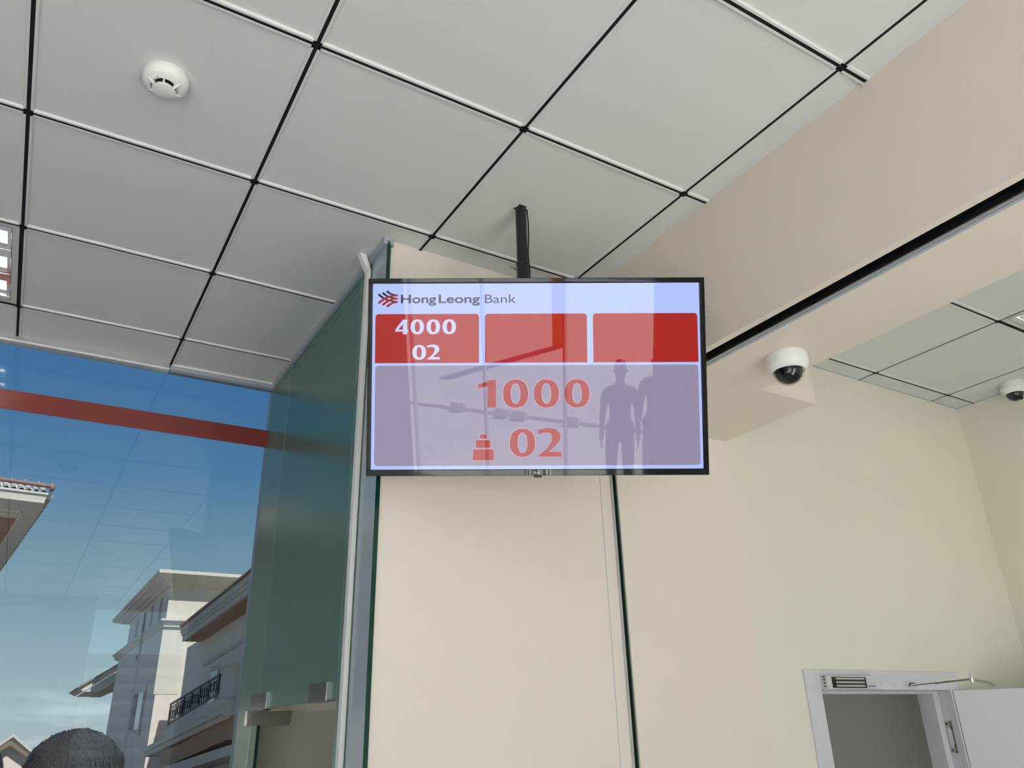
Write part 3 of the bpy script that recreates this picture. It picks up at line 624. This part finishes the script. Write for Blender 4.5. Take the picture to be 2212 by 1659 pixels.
mb.lathe([(0, 0), (.16, 0), (.16, .5), (0, .6)], (6.15, 25.9, 5.12), M['rooftile'], 16, (0, -1, 0)); mb.build('roof_tiles', t)
mb = MB()   # sloping moulded bands on the wall
mb.hexa([(wx-.08, 26, 3.35), (wx, 26, 3.35), (wx, 37.2, 2.75), (wx-.08, 37.2, 2.75)], [(wx-.08, 26, 3.50), (wx, 26, 3.50), (wx, 37.2, 2.92), (wx-.08, 37.2, 2.92)], M['ext_white']); mb.build('wall_moulding', t)
mb = MB(); mb.box((wx-.05, 33.9, 1.2), (wx, 35.6, 2.62), M['ext_white']); fr = mb.build('window', t)
mb = MB(); mb.box((wx-.07, 34.1, 1.2), (wx-.04, 35.3, 2.42), M['winglass']); mb.build('pane', fr)
def slab(xa, xb, ya, yb4, a0, a1, b0, b1, mt):     # a0,a1 heights at ya ; b0,b1 at yb4
    mb.hexa([(xa, ya, a0), (xb, ya, a0), (xb, yb4, b0), (xa, yb4, b0)], [(xa, ya, a1), (xb, ya, a1), (xb, yb4, b1), (xa, yb4, b1)], mt)
mb = MB(); slab(6.0, wx, 27.2, 38.2, .80, 1.30, .02, .45, M['ext_white']); slab(5.94, wx, 27.2, 43.9, .72, .88, -.62, -.42, M['ext_white']); slab(6.06, wx, 27.2, 43.9, .55, .72, -.80, -.62, M['ext_white'])
mb.box((5.9, 26.6, .60), (wx, 27.4, .98), M['ext_white']); mb.build('balcony_slab', t)
mb = MB(); slab(6.15, wx, 27.3, 40, -.05, .56, -1.25, -.62, M['brown']); mb.box((6.1, 26.7, -.1), (wx, 27.3, .62), M['brown']); mb.build('soffit', t, label='brown panelling under the balcony')
mb = MB(); slab(6.1, wx, 24.4, 41.8, -.32, -.05, -1.75, -1.35, M['ext_white']); mb.build('lower_moulding', t)
mb = MB(); mb.box((5.98, 26.8, 1.02), (7.0, 28.5, 2.05), M['ext_white']); mb.box((5.90, 26.68, 2.05), (7.0, 28.62, 2.14), M['ext_white']); mb.box((5.88, 26.66, .96), (7.0, 28.6, 1.05), M['ext_white'])
mb.build('parapet_post', t)
mb = MB()
for (a, c) in (((6.16, 26.775, 1.12), (6.20, 26.80, 1.95)), ((6.16, 26.775, 1.91), (7.0, 26.80, 1.95)), ((6.16, 26.775, 1.12), (7.0, 26.80, 1.16))): mb.box(a, c, M['ext_grey'])
mb.build('panel_moulding', t)
# iron balustrade
mb = MB(); N = 3; y0, y1b = 28.9, 37.9
zr = lambda y: 1.86-(y-29.4)*.066
zf = lambda y: 1.23-(y-29.4)*.089
def rod(y0_, z0_, y1_, z1_, r_): mb.tube((5.97, y0_, z0_), (5.97, y1_, z1_), r_, M['iron'], n=6)
rod(y0, zr(y0), y1b, zr(y1b), .05); rod(y0, zr(y0)-.12, y1b, zr(y1b)-.12, .02); rod(y0, zf(y0)+.03, y1b, zf(y1b)+.03, .03)
for k in range(7):
    y = y0+(y1b-y0)*k/6; rod(y, zf(y), y, zr(y), .035)
for k in range(6):
    ya = y0+(y1b-y0)*k/6; wy = (y1b-y0)/6
    for q in range(1, 4):
        y = ya+wy*q/4; rod(y, zf(y), y, zr(y)-.12, .018)
    for sgn in (-1, 1):
        for cyc in (.28, .72):
            for i in range(10):
                a0 = i/10*2*math.pi; a1 = (i+1)/10*2*math.pi; rad_ = .26; zc = zf(ya)+.28
                yc = ya+wy*cyc; rod(yc+sgn*rad_*math.cos(a0), zc+.16*math.sin(a0)*1.0, yc+sgn*rad_*math.cos(a1), zc+.16*math.sin(a1), .016)
mb.build('balustrade', t, label='dark scrolled iron railing')
# --- near roof corner at upper left ---
ex, ey = -.02, 23.3
t = thing('tiled_roof_corner', (ex, ey, -CZ), 'pale boxed eave with red ridge tiles and brown soffit, upper left in the window', 'building')
ex, ey = -.02, 23.3
mb = MB(); mb.box((-12, ey+.5, 5.98), (ex-.02, 36, 6.05), M['ext_white']); mb.box((-12, ey+.02, 6.0), (ex-.05, ey+.5, 6.06), M['ext_white'])
mb.hexa([(-12, ey+.04, 5.99), (ex-.06, ey+.04, 5.99), (ex-.06, 36, 5.99), (-12, 36, 5.99)], [(-12, ey+.02, 6.25), (ex-.02, ey+.02, 6.25), (ex-.02, 36, 6.25), (-12, 36, 6.25)], M['ext_white'])
mb.box((-12, ey+1.1, 5.95), (ex-.35, ey+1.2, 5.99), M['ext_grey']); mb.box((-12, ey+1.6, 5.94), (ex-.45, ey+1.7, 5.99), M['ext_grey']); mb.box((ex-.46, ey+1.1, 5.95), (ex-.40, 36, 5.99), M['ext_grey'])
mb.build('boxed_eave', t)
mb = MB(); mb.box((-12, ey+2.1, 5.93), (ex-.47, 36, 5.985), M['brown']); mb.build('soffit', t, label='brown timber soffit')
mb = MB(); mb.box((-11.5, ey+4.5, -CZ), (-1.8, 36, 6.0), M['ext_white']); mb.build('wall', t)
mb = MB()
for k in range(70):
    x = ex-.12-k*.17
    if x < -12: break
    for q in range(3):
        mb.lathe([(.055, 0), (.062, .36), (0, .36)], (x, ey-.02+q*.28, 6.27+q*.13), M['greytile'], 12, (0, 1, .42))
mb.hexa([(-12, ey-.02, 6.22), (ex, ey-.02, 6.22), (ex-.6, ey+1, 6.6), (-12, ey+1, 6.6)], [(-12, ey-.02, 6.27), (ex, ey-.02, 6.27), (ex-.6, ey+1, 6.66), (-12, ey+1, 6.66)], M['greytile'])
mb.build('roof_tiles', t)
mb = MB(); nn = 15
mb.tube((-12, ey+.9, 6.84), (ex+.06, ey-.06, 6.44), .055, M['rooftile'], n=14)
for k in range(40):
    tt = k/39; p = Vector((ex+.06, ey-.06, 6.44)).lerp(Vector((-12, ey+.9, 6.84)), tt)
    mb.lathe([(0, 0), (.068, 0), (.068, .05), (0, .05)], p, M['rooftile'], 14, (-1, .08, .02))
    mb.lathe([(0, -.022), (.02, -.012), (.022, 0), (.012, .015), (0, .02)], p+Vector((-.03, 0, .075)), M['ext_white'], 8)
mb.lathe([(0, 0), (.11, 0), (.11, .06), (.07, .1), (.05, .1)], (ex+.0, ey-.06, 6.41), M['rooftile'], 16, (1, 0, 0)); mb.build('ridge', t, label='red ridge tiles with white studs')
mb = MB()
for k in range(46):
    y = ey+.05+k*.27; mb.lathe([(0, 0), (.09, 0), (.10, .3), (0, .3)], (ex+.03, y, 6.22), M['rooftile'] if k % 2 else M['greytile'], 10, (0, 1, 0))
mb.build('verge_tiles', t)
t.rotation_euler = (0, 0, R(5.5)); t.location.z -= .30; t.location.x -= .06
# --- distant houses ---
def house(x0, x1, y, zb_, ze, zr_, wall_, roof_, label):
    t = thing('gabled_house', ((x0+x1)/2, y, -CZ), label, 'house'); xm = (x0+x1)/2
    mb = MB(); mb.hexa([(x0, y, -CZ), (x1, y, -CZ), (x1, y+14, -CZ), (x0, y+14, -CZ)], [(x0, y, ze), (x1, y, ze), (x1, y+14, ze), (x0, y+14, ze)], wall_)
    mb.prism([(x0, ze), (x1, ze), (xm, zr_)], 14, wall_, 'y', y); mb.build('wall', t)
    mb = MB(); e = (x1-x0)*.06
    for sx, xe in ((-1, x0-e), (1, x1+e)):
        mb.hexa([(xe, y-.6, ze-.25), (xm, y-.6, zr_), (xm, y+14, zr_), (xe, y+14, ze-.25)], [(xe, y-.6, ze), (xm, y-.6, zr_+.3), (xm, y+14, zr_+.3), (xe, y+14, ze)], roof_)
    mb.build('roof', t)
house(-.5, 2.1, 70, 0, -.95, -.2, M['ext_taupe'], M['taupetile'], 'small brown gabled house at the foot of the sky, left of the tree')
house(-1.0, 3.6, 105, 0, -1.3, .5, M['ext_white'], M['ext_white'], 'far pale gabled house behind the brown gabled house')
# --- rounded trees ---
leaf = pmat('dark_foliage', (.030, .030, .032), .8, var=.6, vscale=6)
bark = pmat('bark', (.09, .07, .05), .9)
def tree(x, y, R_, zc, label, seed, n=5200):
    rnd = random.Random(seed); t = thing('round_tree', (x, y, -CZ), label, 'tree', 'dark rounded trees outside the window')
    mb = MB(); k = mb.mi(leaf); bm = mb.bm
    ret = bmesh.ops.create_icosphere(bm, subdivisions=4, radius=1)
    for v in ret['verts']:
        p = v.co.copy(); d = 1+.05*noise.noise(p*2.3+Vector((seed, 0, 0)))+.025*noise.noise(p*6); zf_ = .80 if p.z > 0 else .7
        v.co = Vector((p.x*R_*d*.94, p.y*R_*d*.94, p.z*R_*d*zf_))+Vector((x, y, zc))
    for i in range(n):
        a = rnd.uniform(0, 2*math.pi); z = rnd.uniform(-.5, 1); q = math.sqrt(1-z*z); p = Vector((q*math.cos(a), q*math.sin(a), z))
        d = 1+.05*noise.noise(p*2.3+Vector((seed, 0, 0)))+.025*noise.noise(p*6)
        c = Vector((p.x*R_*d*.95, p.y*R_*d*.95, p.z*R_*d*.81))+Vector((x, y, zc))
        dn = (Vector((p.x, p.y, p.z))*.25+Vector((rnd.uniform(-.3, .3), rnd.uniform(-.3, .3), -1))).normalized()
        s_ = p.cross(dn).normalized(); l_ = R_*rnd.uniform(.07, .20); w_ = R_*.016
        c += p*R_*rnd.uniform(-.01, .012)
        mb.quad([tuple(c-s_*w_), tuple(c+s_*w_), tuple(c+s_*w_*.3+dn*l_), tuple(c-s_*w_*.3+dn*l_)], leaf)
    mb.build('crown', t, fix=False)
    mb = MB(); mb.tube((x, y, -CZ), (x, y, zc-R_*.5), R_*.12, bark, r1=R_*.07, n=10); mb.build('trunk', t)
v = f + r*((158-1106)/1684.329) - u*((1660-829.5)/1684.329); v = v*(9.0/v.y)
tree(v.x, 9.0, .44, v.z-.02, 'large dark round treetop against the pale sky at the window foot', 3)
v2 = f + r*((-75-1106)/1684.329) - u*((1665-829.5)/1684.329); v2 = v2*(11.0/v2.y)
tree(v2.x, 11.0, .36, v2.z, 'dark round treetop cut off by the photo edge, left of the big one', 5)

# ================= entrance side (behind the camera, seen in reflections) =================
t = thing('arcade_building', (-12, -32, -CZ), 'long pale building with horizontal louvres across the street', 'building')
mb = MB(); mb.box((-34, -34, -CZ), (8, -30, 3.2), M['ext_white']); mb.build('wall', t)
for k in range(7):
    mb = MB(); mb.box((-34, -29.9, -1.2+k*.6), (8, -29.7, -.95+k*.6), M['ext_grey']); mb.build('louvre', t)
def person(x, y, ry, s, shirt, label, pose='down'):
    t = thing('person', (x, y, -CZ), label, 'person', rot=(0, 0, ry))
    sk = pmat('skin', (.28, .16, .11), .5); tro = pmat('trousers', (.025, .025, .03), .7); hair = pmat('hair', (.01, .009, .008), .5)
    def skin(name, verts, edges, radii, mt, sub=2):
        me = bpy.data.meshes.new(name); me.from_pydata([Vector(v)*s for v in verts], edges, []); o = bpy.data.objects.new(name, me); col.objects.link(o); o.parent = t
        me.materials.append(mt); sm = o.modifiers.new('skin', 'SKIN'); sb = o.modifiers.new('sub', 'SUBSURF'); sb.levels = sub; sb.render_levels = sub
        me.skin_vertices.new() if hasattr(me.skin_vertices, 'new') and not len(me.skin_vertices) else None
        for i, rr in enumerate(radii):
            rr = rr if isinstance(rr, tuple) else (rr, rr); me.skin_vertices[0].data[i].radius = (rr[0]*s, rr[1]*s)
        me.skin_vertices[0].data[0].use_root = True; sm.use_smooth_shade = True; return o
    if pose == 'down': arm = lambda q: [(q*.165, 0, 1.40), (q*.205, -.015, 1.13), (q*.215, .05, .89), (q*.215, .07, .81)]
    else: arm = lambda q: [(q*.165, 0, 1.40), (q*.235, .17, 1.28), (q*.13, .36, 1.70), (q*.085, .42, 1.86)]
    AR, AL = arm(1), arm(-1)
    V = [(0,0,.95),(0,0,1.12),(0,0,1.30),(0,0,1.43),(0,.005,1.50),(0,.012,1.56),(0,.018,1.64),(0,.012,1.715),(0,.008,1.765),
         (.09,0,.90),(.10,.01,.50),(.105,-.01,.09),(.11,.10,.035),(-.09,0,.90),(-.10,.01,.50),(-.105,-.01,.09),(-.11,.10,.035)]+AR+AL
    E_ = [(i,i+1) for i in range(8)]+[(0,9),(9,10),(10,11),(11,12),(0,13),(13,14),(14,15),(15,16),(3,17),(17,18),(18,19),(19,20),(3,21),(21,22),(22,23),(23,24)]
    Rd = [(.13,.10),(.12,.095),(.145,.105),(.09,.07),.050,(.058,.070),(.076,.092),(.070,.085),(.030,.035),.082,.058,.040,(.043,.028),.082,.058,.040,(.043,.028)]+[.050,.041,.030,.030]*2
    skin('body', V, E_, Rd, sk)
    eb = lambda P: tuple(Vector(P[0]).lerp(Vector(P[1]), .75)) if pose == 'down' else tuple(Vector(P[1]).lerp(Vector(P[2]), .8))
    skin('shirt', [V[1],(0,0,.93),V[2],V[3],AR[0],AL[0],AR[1] if pose != 'down' else eb(AR),AL[1] if pose != 'down' else eb(AL)]+([eb(AR), eb(AL)] if pose != 'down' else []), [(0,1),(0,2),(2,3),(3,4),(3,5),(4,6),(5,7)]+([(6,8),(7,9)] if pose != 'down' else []), [(.135,.11),(.142,.115),(.158,.118),(.095,.078),.062,.062,.053,.053]+([.038,.038] if pose != 'down' else []), shirt)
    skin('trousers', [(0,0,.93)]+[V[i] for i in (9,10,11,13,14,15)], [(0,1),(1,2),(2,3),(0,4),(4,5),(5,6)], [(.14,.115),.094,.072,.058,.094,.072,.058], tro)
    skin('hair', [(0,-.035,1.62),(0,-.012,1.70),(0,-.002,1.755),(0,-.002,1.785)], [(0,1),(1,2),(2,3)], [(.058,.055),(.080,.092),(.066,.076),(.020,.022)], hair)
    for P in (AR, AL):
        w_, h_ = Vector(P[2]), Vector(P[3]); d = (h_-w_).normalized(); q = 1 if P is AR else -1
        side = Vector((0, 1, 0)) if pose == 'down' else Vector((0, .3, 1)).normalized(); inn = Vector((-q, 0, 0))
        for k, ln in enumerate((.070, .080, .076, .060)):
            b = h_+side*(.024-.016*k)+d*.012 if pose == 'down' else h_+side*(.030-.018*k)+inn*.008
            e1 = b+(d if pose == 'down' else inn)*ln*.55; e2 = e1+((d*.8+inn*.4) if pose == 'down' else (inn*.3+Vector((0, -1, 0))*.6)).normalized()*ln*.45
            skin('finger', [tuple(b), tuple(e1), tuple(e2)], [(0,1),(1,2)], [.0095,.0085,.007], sk, 1)
        b = w_.lerp(h_, .6)+side*.028; skin('thumb', [tuple(b), tuple(b+(side+d*.7).normalized()*.035), tuple(b+(side*.6+d).normalized()*.06)], [(0,1),(1,2)], [.011,.010,.008], sk, 1)
    for sx in (-.031, .031): mb = MB(); mb.lathe([(0, -.012), (.011, 0), (0, .006)], (sx*s, .098*s, 1.665*s), M['white'], 12, (0, 1, 0)); mb.build('eye', t, shift=False)
    mb = MB(); mb.hexa([(-.013*s, .10*s, 1.628*s), (.013*s, .10*s, 1.628*s), (.011*s, .130*s, 1.634*s), (-.011*s, .130*s, 1.634*s)], [(-.005*s, .095*s, 1.672*s), (.005*s, .095*s, 1.672*s), (.004*s, .108*s, 1.672*s), (-.004*s, .108*s, 1.672*s)], sk); mb.build('nose', t, shift=False, bevel=.003)
    mb = MB(); mb.box((-.022*s, .085*s, 1.598*s), (.022*s, .106*s, 1.606*s), pmat('lips', (.25, .08, .07), .5)); mb.build('mouth', t, shift=False, bevel=.002)
    for sx in (-1, 1): mb = MB(); mb.lathe([(0, -.008), (.022, -.004), (.026, .004), (0, .01)], (sx*.078*s, .01*s, 1.65*s), sk, 14, (1, 0, 0)); mb.build('ear', t, shift=False)
    return t
person(-1.05, -3.98, R(-22), .925, pmat('navy_shirt', (.03, .035, .06), .7), 'person in dark clothes outside the entrance, mirrored in the television beside the zeros')
person(-.72, -4.25, R(-10), .97, pmat('grey_shirt', (.05, .05, .055), .7), 'person in grey clothes at the entrance pier, mirrored at the right part of the television')
# forecourt seen mirrored in the screen
def reflect(px, py):
    d = (f + r*((px-1106)/1684.329) - u*((py-829.5)/1684.329)).normalized(); P = d*(TC.dot(tf)/d.dot(tf)); return P, d-tf*(2*d.dot(tf))
def mirror_floor(px, py): P, d = reflect(px, py); return P+d*((-CZ-.02-P.z)/d.z)
fl = mirror_floor(1200, 800)
for px, rr, mt, lb in ((1209, .17, pmat('orange_paint', (.75, .25, .03), .6), 'orange round forecourt post mirrored in the middle red card of the television'),):
    p = mirror_floor(px, 748); mb = MB(); mb.tube((p.x, p.y, -CZ-.02), (p.x, p.y, 2.2), rr, mt, n=32); o = mb.build('forecourt_post'); tag(o, lb, 'post')
a_, b_ = mirror_floor(900, 872), mirror_floor(1400, 934)
dd = (b_-a_); nn_ = Vector((-dd.y, dd.x, 0)).normalized()*.05
mb = MB(); A_, B_ = a_-dd*1.5, b_+dd*.5; mb.hexa([tuple(A_), tuple(B_), tuple(B_+nn_), tuple(A_+nn_)], [tuple(v+Vector((0, 0, .05))) for v in (A_, B_, B_+nn_, A_+nn_)], M['ext_grey']); o = mb.build('kerb'); o['kind'] = 'structure'; o['label'] = 'low kerb across the forecourt'
for px, py in ((990, 886), (1085, 900), (1122, 905), (1235, 918)):
    p = mirror_floor(px, py); mb = MB(); w_ = dd.normalized()*.13; n2 = nn_.normalized()*.07
    mb.hexa([tuple(p-w_-n2), tuple(p+w_-n2), tuple(p+w_+n2), tuple(p-w_+n2)], [tuple(p-w_*.9-n2*.6+Vector((0, 0, .14))), tuple(p+w_*.9-n2*.6+Vector((0, 0, .14))), tuple(p+w_*.9+n2*.6+Vector((0, 0, .14))), tuple(p-w_*.9+n2*.6+Vector((0, 0, .14)))], M['ext_grey'])
    tag(mb.build('wheel_stop', bevel=.01), 'grey concrete wheel stop by the kerb, mirrored faintly in the television', 'wheel stop', 'wheel stops along the kerb')
